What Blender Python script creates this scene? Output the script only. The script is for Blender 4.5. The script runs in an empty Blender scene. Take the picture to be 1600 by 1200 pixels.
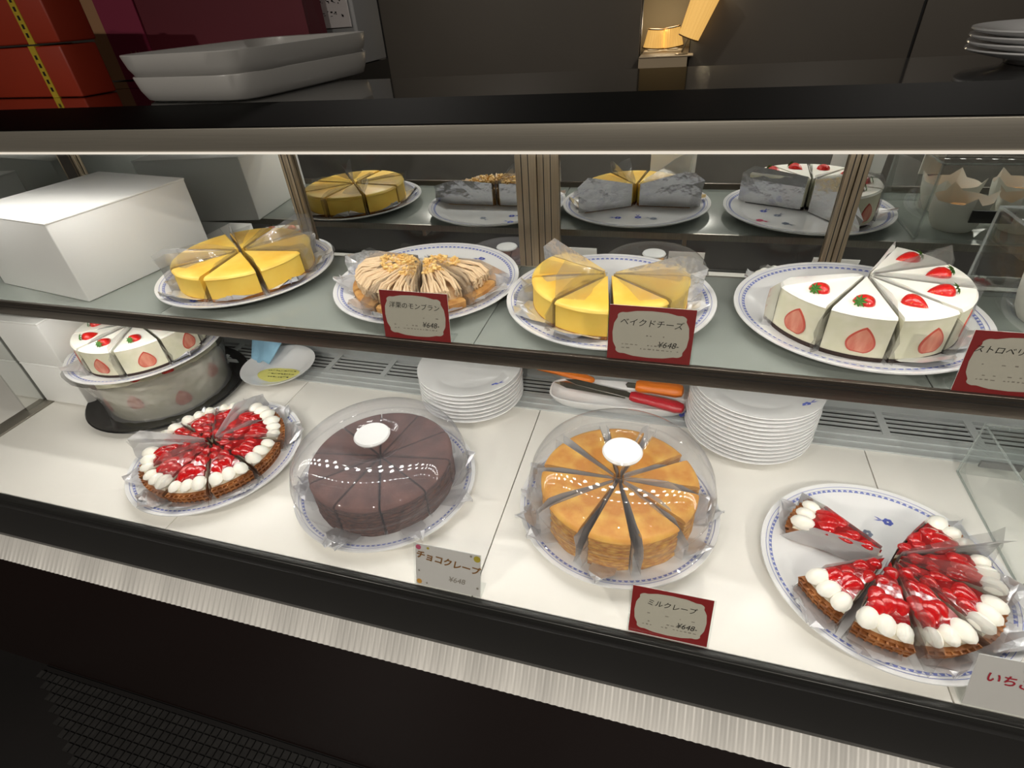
import bpy, bmesh, math, random
from mathutils import Vector, Matrix
random.seed(7)
R_ = math.radians
sc = bpy.context.scene
COL = sc.collection

# ------------------------------------------------------------------ camera
cam_d = bpy.data.cameras.new('camera'); cam = bpy.data.objects.new('camera', cam_d); COL.objects.link(cam)
cam_d.sensor_width = 36.0; cam_d.lens = 836.42 / 1600 * 36.0; cam_d.clip_start = 0.02; cam_d.clip_end = 50
_rx = Vector((0.96157118, 0.26716305, -0.06328328)); _up = Vector((-0.1079894, 0.57994099, 0.80746934)); _fw = Vector((-0.25242654, 0.76960532, -0.58650532))
_m = Matrix((_rx, _up, -_fw)).transposed().to_4x4(); _m.translation = Vector((0, -0.3833, 0.67))
cam.matrix_world = _m
sc.camera = cam
# ------------------------------------------------------------------ world, exposure
w = bpy.data.worlds.new('world'); sc.world = w; w.use_nodes = True
w.node_tree.nodes['Background'].inputs[0].default_value = (0.9, 0.95, 1, 1)
w.node_tree.nodes['Background'].inputs[1].default_value = 0.0
vs = sc.view_settings
vs.view_transform = 'Standard'; vs.look = 'None'; vs.gamma = 1.0; vs.use_curve_mapping = False; vs.exposure = 0.1
LED_TOP, LED_LOW = 138.0, 50.0       # strength of the case's LEDs
sc.cycles.transparent_max_bounces = 32; sc.cycles.max_bounces = 14; sc.cycles.glossy_bounces = 8; sc.cycles.diffuse_bounces = 5
sc.cycles.caustics_reflective = True; sc.cycles.blur_glossy = 1.5; sc.cycles.caustics_refractive = False
sc.cycles.sample_clamp_indirect = 6.0
def area(name, loc, rot, size, power, color):
    l = bpy.data.lights.new(name, 'AREA'); l.shape = 'DISK'; l.size = size; l.energy = power; l.color = color
    o = bpy.data.objects.new(name, l); COL.objects.link(o); o.location = loc; o.rotation_euler = rot
    return o

# ------------------------------------------------------------------ materials
def sr(r, g, b):
    f = lambda c: (c/255/12.92) if c/255 <= 0.04045 else ((c/255+0.055)/1.055)**2.4
    return (f(r), f(g), f(b), 1)
M = {}
def pm(name, col, rough=0.5, metal=0.0, var=0.0, vscale=30, bump=0.0, bscale=60, coat=0.0, col2=None, sss=0.0, aniso=None, spec=0.5, stretch=None, detail=4):
    m = bpy.data.materials.new(name); m.use_nodes = True; nt = m.node_tree; b = nt.nodes['Principled BSDF']
    b.inputs['Base Color'].default_value = col; b.inputs['Roughness'].default_value = rough; b.inputs['Metallic'].default_value = metal
    b.inputs['Coat Weight'].default_value = coat; b.inputs['Coat Roughness'].default_value = 0.08
    b.inputs['Specular IOR Level'].default_value = spec
    if sss:
        b.inputs['Subsurface Weight'].default_value = sss; b.inputs['Subsurface Radius'].default_value = (0.01, 0.006, 0.004); b.inputs['Subsurface Scale'].default_value = 0.4
    if aniso: b.inputs['Anisotropic'].default_value = aniso
    if var or col2 or bump:
        tc = nt.nodes.new('ShaderNodeTexCoord'); mp = nt.nodes.new('ShaderNodeMapping')
        if stretch: mp.inputs['Scale'].default_value = stretch
        nt.links.new(tc.outputs['Object'], mp.inputs['Vector'])
    if var or col2:
        n = nt.nodes.new('ShaderNodeTexNoise'); n.inputs['Scale'].default_value = vscale; n.inputs['Detail'].default_value = detail
        nt.links.new(mp.outputs['Vector'], n.inputs['Vector'])
        rp = nt.nodes.new('ShaderNodeValToRGB'); rp.color_ramp.elements[0].position = 0.35; rp.color_ramp.elements[1].position = 0.65
        c2 = col2 if col2 else tuple(c*(1-var) for c in col[:3])+(1,)
        rp.color_ramp.elements[0].color = c2; rp.color_ramp.elements[1].color = col
        nt.links.new(n.outputs['Fac'], rp.inputs['Fac']); nt.links.new(rp.outputs['Color'], b.inputs['Base Color'])
    if bump:
        n2 = nt.nodes.new('ShaderNodeTexNoise'); n2.inputs['Scale'].default_value = bscale; n2.inputs['Detail'].default_value = 3
        nt.links.new(mp.outputs['Vector'], n2.inputs['Vector'])
        bp = nt.nodes.new('ShaderNodeBump'); bp.inputs['Strength'].default_value = bump; bp.inputs['Distance'].default_value = 0.003
        nt.links.new(n2.outputs['Fac'], bp.inputs['Height']); nt.links.new(bp.outputs['Normal'], b.inputs['Normal'])
    M[name] = m; return m
def emit(name, col, s):
    m = bpy.data.materials.new(name); m.use_nodes = True; nt = m.node_tree; nt.nodes.clear()
    e = nt.nodes.new('ShaderNodeEmission'); e.inputs[0].default_value = col; e.inputs[1].default_value = s
    o = nt.nodes.new('ShaderNodeOutputMaterial'); nt.links.new(e.outputs[0], o.inputs[0]); M[name] = m; return m
def clear(name, tint, ior=1.45, rough=0.02, base=0.0, haze=None, bump=0.0, bscale=40, hmetal=0.7, hrough=0.28):
    """thin clear sheet: see-through with Fresnel reflection, plus an optional share of hazy silver"""
    m = bpy.data.materials.new(name); m.use_nodes = True; nt = m.node_tree; nt.nodes.clear()
    tr = nt.nodes.new('ShaderNodeBsdfTransparent'); tr.inputs[0].default_value = tint
    gl = nt.nodes.new('ShaderNodeBsdfGlossy'); gl.inputs['Roughness'].default_value = rough
    fr = nt.nodes.new('ShaderNodeFresnel'); fr.inputs[0].default_value = ior
    ge = nt.nodes.new('ShaderNodeNewGeometry'); mr = nt.nodes.new('ShaderNodeMapRange')      # same reflectance from both sides of a thin sheet
    mr.inputs['To Min'].default_value = ior; mr.inputs['To Max'].default_value = 1/ior
    nt.links.new(ge.outputs['Backfacing'], mr.inputs['Value']); nt.links.new(mr.outputs['Result'], fr.inputs[0])
    mx = nt.nodes.new('ShaderNodeMixShader'); o = nt.nodes.new('ShaderNodeOutputMaterial')
    first = tr
    if haze:
        pb = nt.nodes.new('ShaderNodeBsdfPrincipled'); pb.inputs['Base Color'].default_value = haze; pb.inputs['Metallic'].default_value = hmetal; pb.inputs['Roughness'].default_value = hrough
        m2 = nt.nodes.new('ShaderNodeMixShader'); m2.inputs[0].default_value = base
        nt.links.new(tr.outputs[0], m2.inputs[1]); nt.links.new(pb.outputs[0], m2.inputs[2]); first = m2
    if bump:
        tc = nt.nodes.new('ShaderNodeTexCoord'); n2 = nt.nodes.new('ShaderNodeTexNoise'); n2.inputs['Scale'].default_value = bscale
        nt.links.new(tc.outputs['Object'], n2.inputs['Vector'])
        bp = nt.nodes.new('ShaderNodeBump'); bp.inputs['Strength'].default_value = bump; bp.inputs['Distance'].default_value = 0.004
        nt.links.new(n2.outputs['Fac'], bp.inputs['Height']); nt.links.new(bp.outputs['Normal'], gl.inputs['Normal'])
        if haze: nt.links.new(bp.outputs['Normal'], pb.inputs['Normal'])
    nt.links.new(fr.outputs[0], mx.inputs[0]); nt.links.new(first.outputs[0], mx.inputs[1]); nt.links.new(gl.outputs[0], mx.inputs[2])
    nt.links.new(mx.outputs[0], o.inputs[0]); M[name] = m; return m
def berry_mat(name, c1, c2, rough, coat):
    m = pm(name, c1, rough, 0, coat=coat); nt = m.node_tree; b = nt.nodes['Principled BSDF']
    tc = nt.nodes.new('ShaderNodeTexCoord'); v = nt.nodes.new('ShaderNodeTexVoronoi'); v.inputs['Scale'].default_value = 330
    nt.links.new(tc.outputs['Object'], v.inputs['Vector'])
    rp = nt.nodes.new('ShaderNodeValToRGB'); rp.color_ramp.elements[0].position = 0.12; rp.color_ramp.elements[1].position = 0.2
    rp.color_ramp.elements[0].color = c2; rp.color_ramp.elements[1].color = c1
    nt.links.new(v.outputs['Distance'], rp.inputs['Fac']); nt.links.new(rp.outputs['Color'], b.inputs['Base Color'])
    bp = nt.nodes.new('ShaderNodeBump'); bp.inputs['Strength'].default_value = 0.3; bp.inputs['Distance'].default_value = 0.001
    nt.links.new(v.outputs['Distance'], bp.inputs['Height']); nt.links.new(bp.outputs['Normal'], b.inputs['Normal'])

pm('porcelain', sr(236, 236, 236), 0.12, coat=0.5)
pm('cobalt', sr(96, 108, 190), 0.25); pm('cobalt_pale', sr(128, 138, 196), 0.25); pm('pinkpaint', sr(214, 70, 110), 0.3); pm('greypaint', sr(120, 130, 150), 0.3)
pm('base_white', sr(243, 240, 233), 0.38, var=0.02, vscale=6)
pm('dark_gap', sr(28, 27, 26), 0.6)
pm('black_frame', sr(16, 16, 16), 0.3); pm('black_lip', sr(60, 60, 58), 0.3, metal=0.6, stretch=(1, 60, 60), var=0.3, vscale=9)
pm('black_top', sr(5, 5, 5), 0.6, spec=0.05); pm('black_gloss', sr(22, 22, 21), 0.03, coat=1.0)
pm('steel', sr(150, 145, 134), 0.38, metal=0.55, stretch=(1, 90, 90), var=0.08, vscale=8, bump=0.02, bscale=14)
pm('steel_ledge', sr(226, 224, 218), 0.42, metal=0.25, stretch=(1, 0.1, 0.1), var=0.22, vscale=16)
pm('alu', sr(168, 164, 156), 0.3, metal=0.9, stretch=(60, 60, 1), var=0.15, vscale=12)
pm('alu_stile', sr(176, 160, 136), 0.32, metal=0.8, stretch=(80, 80, 1), var=0.3, vscale=9)
pm('shelf_edge', sr(112, 103, 94), 0.3, metal=0.85, stretch=(1, 80, 80), var=0.25, vscale=7)
pm('shelf_grey', sr(148, 154, 148), 0.22, var=0.03, vscale=5)
pm('vent_grey', sr(196, 200, 200), 0.35, metal=0.3)
pm('mirror', sr(206, 208, 206), 0.0, metal=1.0)
pm('brown_panel', sr(22, 11, 9), 0.35); pm('tile_dark', sr(40, 39, 38), 0.4, var=0.3, vscale=40); pm('floor_dark', sr(18, 15, 14), 0.5, var=0.3, vscale=3)
pm('wall_taupe', sr(98, 92, 84), 0.55, var=0.05, vscale=3); pm('wall_dark', sr(112, 108, 102), 0.6, var=0.1, vscale=2); pm('ceil', sr(90, 86, 82), 0.7); pm('warm_wall', sr(176, 160, 130), 0.6); pm('warm_wood', sr(196, 176, 146), 0.5)
pm('card_white', sr(240, 240, 238), 0.5); pm('box_white', sr(238, 238, 236), 0.42, bump=0.03, bscale=8)
pm('cheese', sr(242, 206, 92), 0.55, col2=sr(232, 190, 72), vscale=22, bump=0.12, bscale=90, sss=0.1)
pm('cheese_top', sr(250, 216, 104), 0.42, col2=sr(238, 184, 66), vscale=16, bump=0.15, bscale=60)
pm('crumb', sr(178, 118, 52), 0.8, col2=sr(140, 84, 34), vscale=120, bump=0.5, bscale=240)
pm('cream', sr(246, 240, 218), 0.45, sss=0.1, bump=0.05, bscale=60); pm('cream_white', sr(250, 247, 236), 0.4, sss=0.1, bump=0.03, bscale=50)
pm('cream_side', sr(240, 236, 216), 0.5, col2=sr(226, 224, 196), vscale=50, bump=0.15, bscale=160)
pm('choco_base', sr(58, 40, 34), 0.8, bump=0.6, bscale=220, var=0.4, vscale=200)
pm('chestnut', sr(226, 198, 160), 0.5, var=0.08, vscale=60); pm('chestnut_core', sr(204, 168, 124), 0.6, var=0.1, vscale=60)
pm('nuts', sr(238, 208, 142), 0.6, col2=sr(214, 168, 92), vscale=90)
pm('pastry', sr(206, 158, 92), 0.6, col2=sr(170, 112, 54), vscale=60, bump=0.25, bscale=140)
pm('crust', sr(178, 116, 64), 0.55, col2=sr(132, 76, 38), vscale=70, bump=0.2, bscale=160)
pm('crepe', sr(240, 192, 84), 0.5, col2=sr(206, 134, 40), vscale=26, bump=0.25, bscale=70)
pm('crepe_side', sr(222, 172, 84), 0.6, col2=sr(176, 112, 50), vscale=90, stretch=(1, 1, 5), bump=0.3, bscale=160)
pm('choc', sr(104, 66, 56), 0.75, col2=sr(82, 50, 42), vscale=30, bump=0.2, bscale=90)
pm('choc_side', sr(100, 60, 44), 0.6, col2=sr(56, 30, 22), vscale=90, stretch=(1, 1, 5), bump=0.3, bscale=160)
berry_mat('berry', sr(200, 26, 24), sr(226, 150, 60), 0.3, 0.4); berry_mat('glazed', sr(190, 20, 24), sr(216, 84, 40), 0.16, 0.7)
pm('glaze', sr(158, 12, 18), 0.1, coat=1.0, bump=0.3, bscale=120, var=0.3, vscale=60)
pm('berry_cut', sr(208, 112, 90), 0.4, col2=sr(230, 164, 138), vscale=80, stretch=(1, 1, 0.35)); pm('berry_rim', sr(196, 84, 68), 0.4)
pm('leaf', sr(70, 128, 44), 0.5, var=0.3, vscale=90)
pm('foil', sr(226, 227, 230), 0.25, metal=0.8, bump=1.0, bscale=38, var=0.05)
clear('film', (0.95, 0.95, 0.95, 1), 1.5, 0.06, 0.28, sr(170, 170, 170), 0.5, 30)
clear('film_silver', (0.95, 0.95, 0.95, 1), 1.5, 0.06, 0.72, sr(224, 224, 226), 0.7, 30, 0.4, 0.38)
pm('foil_soft', sr(226, 227, 230), 0.3, metal=0.6, bump=0.7, bscale=60)
clear('film_clear', (0.97, 0.97, 0.97, 1), 1.5, 0.05, 0.1, sr(210, 210, 210), 0.3, 30)
clear('dome', (0.975, 0.975, 0.978, 1), 1.46, 0.018, 0.05, sr(225, 225, 228), hmetal=0.0, hrough=0.6)
clear('dome_hazy', (0.97, 0.97, 0.975, 1), 1.46, 0.02, 0.10, sr(216, 214, 224), hmetal=0.0, hrough=0.6)
clear('acrylic', (0.965, 0.975, 0.972, 1), 1.45, 0.02)
clear('front_glass', (0.985, 0.99, 0.987, 1), 1.25, 0.0)
clear('wrap', (0.93, 0.93, 0.93, 1), 1.5, 0.12, 0.42, sr(215, 215, 215), 0.9, 26, 0.5, 0.3)
clear('edge', (0.9, 0.93, 0.92, 1), 1.5, 0.1, 0.3, sr(215, 220, 218), hmetal=0.2)
pm('card_red', sr(150, 36, 38), 0.45); pm('card_beige', sr(206, 198, 184), 0.5); pm('ink', sr(24, 22, 22), 0.5); pm('ink_grey', sr(150, 140, 130), 0.6); pm('ink_brown', sr(140, 96, 48), 0.5); pm('ink_red', sr(180, 40, 60), 0.5); pm('ink_blue', sr(90, 130, 160), 0.5)
pm('card_lilac', sr(218, 212, 210), 0.5); pm('dot_yellow', sr(190, 170, 60), 0.5); pm('dot_pink', sr(200, 90, 120), 0.5); pm('dot_orange', sr(220, 160, 70), 0.5)
pm('orange_plastic', sr(240, 128, 30), 0.4); pm('red_plastic', sr(176, 28, 40), 0.35); pm('blade', sr(190, 188, 182), 0.18, metal=1.0)
pm('bag_red', sr(92, 20, 34), 0.6, var=0.1, vscale=5); pm('bag_red_side', sr(122, 30, 58), 0.6); pm('tan', sr(150, 112, 78), 0.6); pm('orange_box', sr(146, 44, 20), 0.5, var=0.1, vscale=8); pm('ribbon', sr(176, 150, 40), 0.5)
pm('grey_box', sr(150, 150, 150), 0.6); pm('blue_cloth', sr(150, 196, 224), 0.85, bump=0.4, bscale=300); pm('lime_paper', sr(214, 210, 120), 0.6); pm('black_tray', sr(26, 26, 28), 0.22, coat=0.3); pm('paper_white', sr(236, 232, 222), 0.7); pm('pastry_gold', sr(222, 164, 84), 0.6, col2=sr(190, 120, 50), vscale=60)
pm('stoneware', sr(172, 170, 166), 0.3); pm('stone_grey', sr(110, 110, 110), 0.5)
emit('led_top', (1.0, 0.965, 0.91, 1), LED_TOP); emit('led_low', (1.0, 0.965, 0.91, 1), LED_LOW)
emit('led_edge', (1.0, 0.9, 0.76, 1), 0.75); emit('shade_glow', (1.0, 0.62, 0.22, 1), 0.9); emit('bulb', (1.0, 0.84, 0.56, 1), 1.6)

# ------------------------------------------------------------------ mesh helpers
def mesh(name, V, F, mat, smooth=False, mi=None, mats=None):
    me = bpy.data.meshes.new(name); me.from_pydata([tuple(v) for v in V], [], F)
    for mm in (mats or [mat]): me.materials.append(M[mm])
    if mi: me.polygons.foreach_set('material_index', mi)
    if smooth:
        me.polygons.foreach_set('use_smooth', [True]*len(me.polygons))
        try: me.set_sharp_from_angle(angle=R_(42))
        except Exception: pass
    me.update(); return me
def ob(name, me, parent=None, loc=(0, 0, 0), rot=(0, 0, 0), scale=(1, 1, 1)):
    o = bpy.data.objects.new(name, me); COL.objects.link(o)
    if parent: o.parent = parent
    o.location = loc; o.rotation_euler = rot; o.scale = scale; return o
def tag(o, label=None, cat=None, group=None, kind=None):
    if label: o['label'] = label
    if cat: o['category'] = cat
    if group: o['group'] = group
    if kind: o['kind'] = kind
    return o
def thing(name, label, cat, loc, rz=0.0, group=None, rx=0.0):
    o = bpy.data.objects.new(name, None); COL.objects.link(o); o.empty_display_size = 0.02
    o.location = loc; o.rotation_euler = (rx, 0, rz); return tag(o, label, cat, group)
class G:
    def __init__(s): s.V = []; s.F = []
    def add(s, V, F, T=None):
        n = len(s.V); s.V += [tuple(T @ Vector(v)) if T else tuple(v) for v in V]; s.F += [tuple(i+n for i in f) for f in F]; return s
    def box(s, x0, x1, y0, y1, z0, z1, T=None):
        return s.add([(x0,y0,z0),(x1,y0,z0),(x1,y1,z0),(x0,y1,z0),(x0,y0,z1),(x1,y0,z1),(x1,y1,z1),(x0,y1,z1)],
                     [(0,3,2,1),(4,5,6,7),(0,1,5,4),(1,2,6,5),(2,3,7,6),(3,0,4,7)], T)
    def me(s, name, mat, smooth=False): return mesh(name, s.V, s.F, mat, smooth)
def bbox(name, x0, x1, y0, y1, z0, z1, mat, parent=None, bev=0.0, loc=(0,0,0), rot=(0,0,0)):
    g = G().box(x0, x1, y0, y1, z0, z1)
    if bev:
        bm = bmesh.new(); vs_ = [bm.verts.new(v) for v in g.V]
        for f in g.F: bm.faces.new([vs_[i] for i in f])
        bmesh.ops.bevel(bm, geom=bm.edges[:], offset=bev, segments=2, affect='EDGES', profile=0.5)
        me = bpy.data.meshes.new(name); bm.to_mesh(me); bm.free(); me.materials.append(M[mat])
        me.polygons.foreach_set('use_smooth', [True]*len(me.polygons)); me.set_sharp_from_angle(angle=R_(50))
    else: me = g.me(name, mat)
    return ob(name, me, parent, loc, rot)
def lathe(prof, n=48, caps=True):
    V = []; F = []; k = len(prof)
    for i in range(n):
        a = 2*math.pi*i/n
        for r, z in prof: V.append((r*math.cos(a), r*math.sin(a), z))
    for i in range(n):
        j = (i+1) % n
        for q in range(k-1): F.append((i*k+q, j*k+q, j*k+q+1, i*k+q+1))
    if caps:
        if prof[0][0] > 1e-6: F.append(tuple(i*k for i in range(n))[::-1])
        if prof[-1][0] > 1e-6: F.append(tuple(i*k+k-1 for i in range(n)))
    return V, F
def clean(V, F, name, mat, smooth=True):
    me = mesh(name, V, F, mat); bm = bmesh.new(); bm.from_mesh(me); bmesh.ops.remove_doubles(bm, verts=bm.verts, dist=1e-6); bmesh.ops.recalc_face_normals(bm, faces=bm.faces)
    bm.to_mesh(me); bm.free()
    if smooth:
        me.polygons.foreach_set('use_smooth', [True]*len(me.polygons)); me.set_sharp_from_angle(angle=R_(42))
    return me
def tube(g, pts, rad, n=6):
    V = []; F = []; P = [Vector(p) for p in pts]; k = len(P)
    for i, p in enumerate(P):
        d = (P[min(i+1, k-1)]-P[max(i-1, 0)]).normalized(); s = d.cross(Vector((0, 0, 1)))
        if s.length < 1e-3: s = Vector((1, 0, 0))
        s.normalize(); u = s.cross(d); r = rad[i] if isinstance(rad, (list, tuple)) else rad
        for q in range(n):
            a = 2*math.pi*q/n; V.append(p+s*(r*math.cos(a))+u*(r*math.sin(a)))
    for i in range(k-1):
        for q in range(n):
            j = (q+1) % n; F.append((i*n+q, i*n+j, (i+1)*n+j, (i+1)*n+q))
    F.append(tuple(range(n))[::-1]); F.append(tuple((k-1)*n+q for q in range(n))); g.add(V, F); return g
def wedge(prof, ha, n=9, tip=0.004):
    """solid cake wedge about angle 0; prof = [(r, z)...] of the outer wall from bottom to top"""
    V = []; F = []; k = len(prof); A = [-ha+2*ha*i/(n-1) for i in range(n)]
    z0, z1 = prof[0][1], prof[-1][1]
    for a in A:
        for r, z in prof: V.append((r*math.cos(a), r*math.sin(a), z))
    tb = len(V); V.append((tip, 0, z0)); tt = len(V); V.append((tip, 0, z1))
    for i in range(n-1):
        for q in range(k-1): F.append((i*k+q, (i+1)*k+q, (i+1)*k+q+1, i*k+q+1))
        F.append((tb, (i+1)*k, i*k)); F.append((tt, i*k+k-1, (i+1)*k+k-1))
    F.append((tb,)+tuple(range(k))+(tt,)); e = (n-1)*k
    F.append((tt,)+tuple(e+q for q in range(k-1, -1, -1))+(tb,))
    return V, F
def wedge_me(name, prof, ha, mat, n=9, tip=0.004): return clean(*wedge(prof, ha, n, tip), name, mat)

_fonts = {}
def text_me(s, size, mat, shear=0.0, bold=0.0):
    cu = bpy.data.curves.new('lettering', 'FONT'); cu.body = s; cu.size = size; cu.align_x = 'CENTER'; cu.align_y = 'CENTER'; cu.shear = shear; cu.offset = bold; cu.resolution_u = 3
    o = bpy.data.objects.new('lettering', cu); COL.objects.link(o)
    dg = bpy.context.evaluated_depsgraph_get(); me = bpy.data.meshes.new_from_object(o.evaluated_get(dg))
    bpy.data.objects.remove(o); me.materials.clear(); me.materials.append(M[mat]); return me

# ------------------------------------------------------------------ room
ZF, ZC = -0.75, 1.85
def struct(name, x0, x1, y0, y1, z0, z1, mat): return tag(bbox(name, x0, x1, y0, y1, z0, z1, mat), kind='structure')
struct('floor', -4, 4, -3.2, 5.2, ZF-0.05, ZF, 'floor_dark')
struct('ceiling', -4, 4, -3.2, 5.2, ZC, ZC+0.05, 'ceil')
struct('wall_front', -4, 4, -3.25, -3.2, ZF, ZC, 'wall_dark')
struct('wall_left', -4.05, -4, -3.2, 5.2, ZF, ZC, 'wall_dark'); struct('wall_right', 4, 4.05, -3.2, 5.2, ZF, ZC, 'wall_dark')
YW = 3.4
wb = tag(ob('wall_back', G().box(-4, -0.285, YW+0.02, YW+0.08, ZF, ZC).box(-0.285, -0.007, YW+0.62, YW+0.68, ZF, ZC).box(-0.007, 4, YW+0.02, YW+0.08, ZF, ZC).me('wall_back', 'dark_gap')), kind='structure')
for a, b in ((-4, -1.95), (-1.93, -0.29), (-0.002, 1.12), (1.135, 4)):          # wall panels with narrow seams
    bbox('panel', a, b, YW, YW+0.02, ZF, ZC, 'wall_taupe', wb, 0.003)
bbox('niche_back', -0.6, 0.4, YW+0.58, YW+0.62, ZF, ZC, 'warm_wall', wb)
nt_ = tag(bbox('niche_shelf', -0.282, 0.02, YW-0.10, YW+0.57, 0.325, 0.333, 'warm_wood', None, 0.004), 'brown wooden shelf in the lit niche under the lamps', 'shelf')
bbox('niche_shelf_panel', -0.282, -0.010, YW-0.097, YW-0.08, ZF, 0.325, 'warm_wood', nt_)
# mosaic mat on the floor along the case front
mat_ = thing('mosaic_floor_mat', 'dark grey mosaic floor strip at the foot of the case', 'floor mat', (0, 0, ZF))
ob('mat_base', G().add([(-1.53, -0.04, 0), (-0.1, -0.04, 0), (-0.1, -0.62, 0), (-0.48, -0.62, 0), (-1.53, -0.04, 0.004), (-0.1, -0.04, 0.004), (-0.1, -0.62, 0.004), (-0.48, -0.62, 0.004)], [(0,1,2,3),(7,6,5,4),(0,4,5,1),(1,5,6,2),(2,6,7,3),(3,7,4,0)]).me('mat_base', 'floor_dark'), mat_)
g = G()
for i in range(70):
    for j in range(28):
        if -1.525+i*0.02 > -1.53+1.9*max(0, -0.07-(-0.61+j*0.02)): g.box(-1.525+i*0.02, -1.525+i*0.02+0.0165, -0.61+j*0.02, -0.61+j*0.02+0.0165, 0.004, 0.008)
tag(ob('mosaic_tiles', g.me('mosaic_tiles', 'tile_dark'), mat_), kind='stuff')
# shop ceiling downlights; the pair behind the counter is added to brighten the back wall
for i, (x, y) in enumerate(((-1.6, -1.9), (0.2, -2.2), (1.7, -1.7), (-1.3, 2.3), (0.9, 2.3))):
    t = thing('ceiling_downlight', ['small round ceiling downlight over the left of the shop floor', 'small round ceiling downlight over the middle of the shop floor', 'small round ceiling downlight over the right of the shop floor', 'added round downlight behind the counter at left, brightening the back wall', 'added round downlight behind the counter at right, brightening the back wall'][i], 'ceiling light', (x, y, ZC), 0, 'shop ceiling downlights')
    ob('housing', clean(*lathe([(0.05, 0), (0.055, 0), (0.055, -0.03), (0.05, -0.03)], 24, False), 'housing', 'stone_grey'), t)
    area('downlight', (x, y, ZC-0.02), (0, 0, 0), 0.09, 40 if y < 0 else 10, (1, 0.93, 0.84))

# ------------------------------------------------------------------ display case
XL, XR = -1.305, 1.15
YM, YSF, YSB, ZS, YG = 0.5607, 0.2034, 0.468, 0.2825, 0.4211
ZT = 0.5666; YTF = 0.183
case = thing('display_case', 'long glass-fronted cake display case with mirrored back and steel trim', 'display case', (0, 0, 0))
def cb(name, *a, **k):
    bev = k.pop('bev', 0); par = k.pop('par', case); return bbox(name, *a, par, bev)
# base
cb('base_tray', XL-0.6, XR, -0.02, 0.60, -0.10, -0.006, 'dark_gap')
xs = [XL+0.02, -0.742, -0.209, 0.3625, 0.93, XR]
for a, b in zip(xs[:-1], xs[1:]): cb('base_panel', a+0.0009, b-0.0009, 0.0015, YG, -0.006, 0.0, 'base_white', bev=0.0006)
cb('base_panel', XL-0.6, XL-0.022, 0.0015, YG, -0.006, 0.0, 'base_white')
cb('divider_strip', XL-0.02, XL+0.02, 0.0015, YG+0.1, -0.004, 0.003, 'steel', bev=0.001)
cb('front_lip', XL-0.9, XR, -0.012, 0.0005, -0.030, 0.003, 'black_lip', bev=0.002)
cb('front_frame', XL-0.9, XR, -0.016, -0.002, -0.1175, -0.030, 'black_frame', bev=0.001)
V = []; F = []; nx = int((XR-XL+0.9)/0.00275)
for i in range(nx+1):                                                          # fluted sloping kick strip
    x = XL-0.9+i*0.00275; d = 0.0007*math.sin(i*math.pi/2)
    V += [(x, -0.004, -0.118+d), (x, -0.004-d, -0.119+d), (x, -0.0425-d, -0.1585+d), (x, -0.041, -0.160), (x, -0.004, -0.160)]
for i in range(nx):
    for k in range(4): F.append((i*5+k, (i+1)*5+k, (i+1)*5+k+1, i*5+k+1))
ob('steel_ledge', mesh('steel_ledge', V, F, 'steel_ledge', True), case)
cb('lower_panel', XL-0.9, XR, -0.036, 0.62, ZF, -0.1605, 'brown_panel')
# front glass, leaning back
gl = G().add([(XL-0.6, -0.008, 0.002), (XR, -0.008, 0.002), (XR, YTF+0.004, ZT-0.029), (XL-0.6, YTF+0.004, ZT-0.029), (XL-0.6, -0.004, 0.002), (XR, -0.004, 0.002), (XR, YTF+0.008, ZT-0.029), (XL-0.6, YTF+0.008, ZT-0.029)],
             [(0,1,2,3),(7,6,5,4),(0,4,5,1),(3,2,6,7),(0,3,7,4),(1,5,6,2)])
ob('front_glass', gl.me('front_glass', 'front_glass'), case)
# top
cb('top_strip', XL-0.9, XR, YTF, YTF+0.012, ZT-0.0275, ZT-0.001, 'steel', bev=0.0012)
cb('led_diffuser_edge', XL-0.9, XR, YTF-0.0015, YTF+0.012, ZT-0.0297, ZT-0.0275, 'led_edge')
cb('top_front_band', XL-0.9, XR, YTF+0.001, 0.362, ZT-0.02, ZT, 'black_top')
cb('top_slab', XL-0.9, XR, 0.362, 0.583, ZT-0.02, ZT, 'black_gloss')
cb('top_underside', XL, XR, YTF+0.03, YM, ZT-0.028, ZT-0.0205, 'alu')
# back mirror doors
def door(x0, x1, y, wl=0.0145, wr=0.0145):
    d = ob('mirror_door', G().box(x0, x1, y, y+0.005, -0.004, ZT-0.028).me('mirror_door', 'mirror'), case)
    for a, b in ((x0, x0+wl), (x1-wr, x1)):
        s = bbox('stile', a, b, y-0.008, y-0.0005, -0.004, ZT-0.03, 'alu_stile', d, 0.001)
        for q in ((0.5,) if b-a < 0.02 else (0.3, 0.62)): bbox('groove', a+(b-a)*q-0.0007, a+(b-a)*q+0.0007, y-0.0086, y-0.0078, 0.0, ZT-0.031, 'dark_gap', d)
door(-0.734, -0.233, YM, wr=0.038); door(-0.232, 0.260, YM+0.002, wl=0.038); door(0.261, 0.80, YM); door(XL+0.01, -0.735, YM+0.002); door(0.801, XR, YM+0.002)
cb('end_mirror', XL-0.006, XL, 0.20, YM-0.02, 0.0, ZT-0.03, 'mirror')
cb('back_panel', XL, XR, YM+0.012, YM+0.02, -0.01, ZT-0.02, 'dark_gap')
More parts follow.
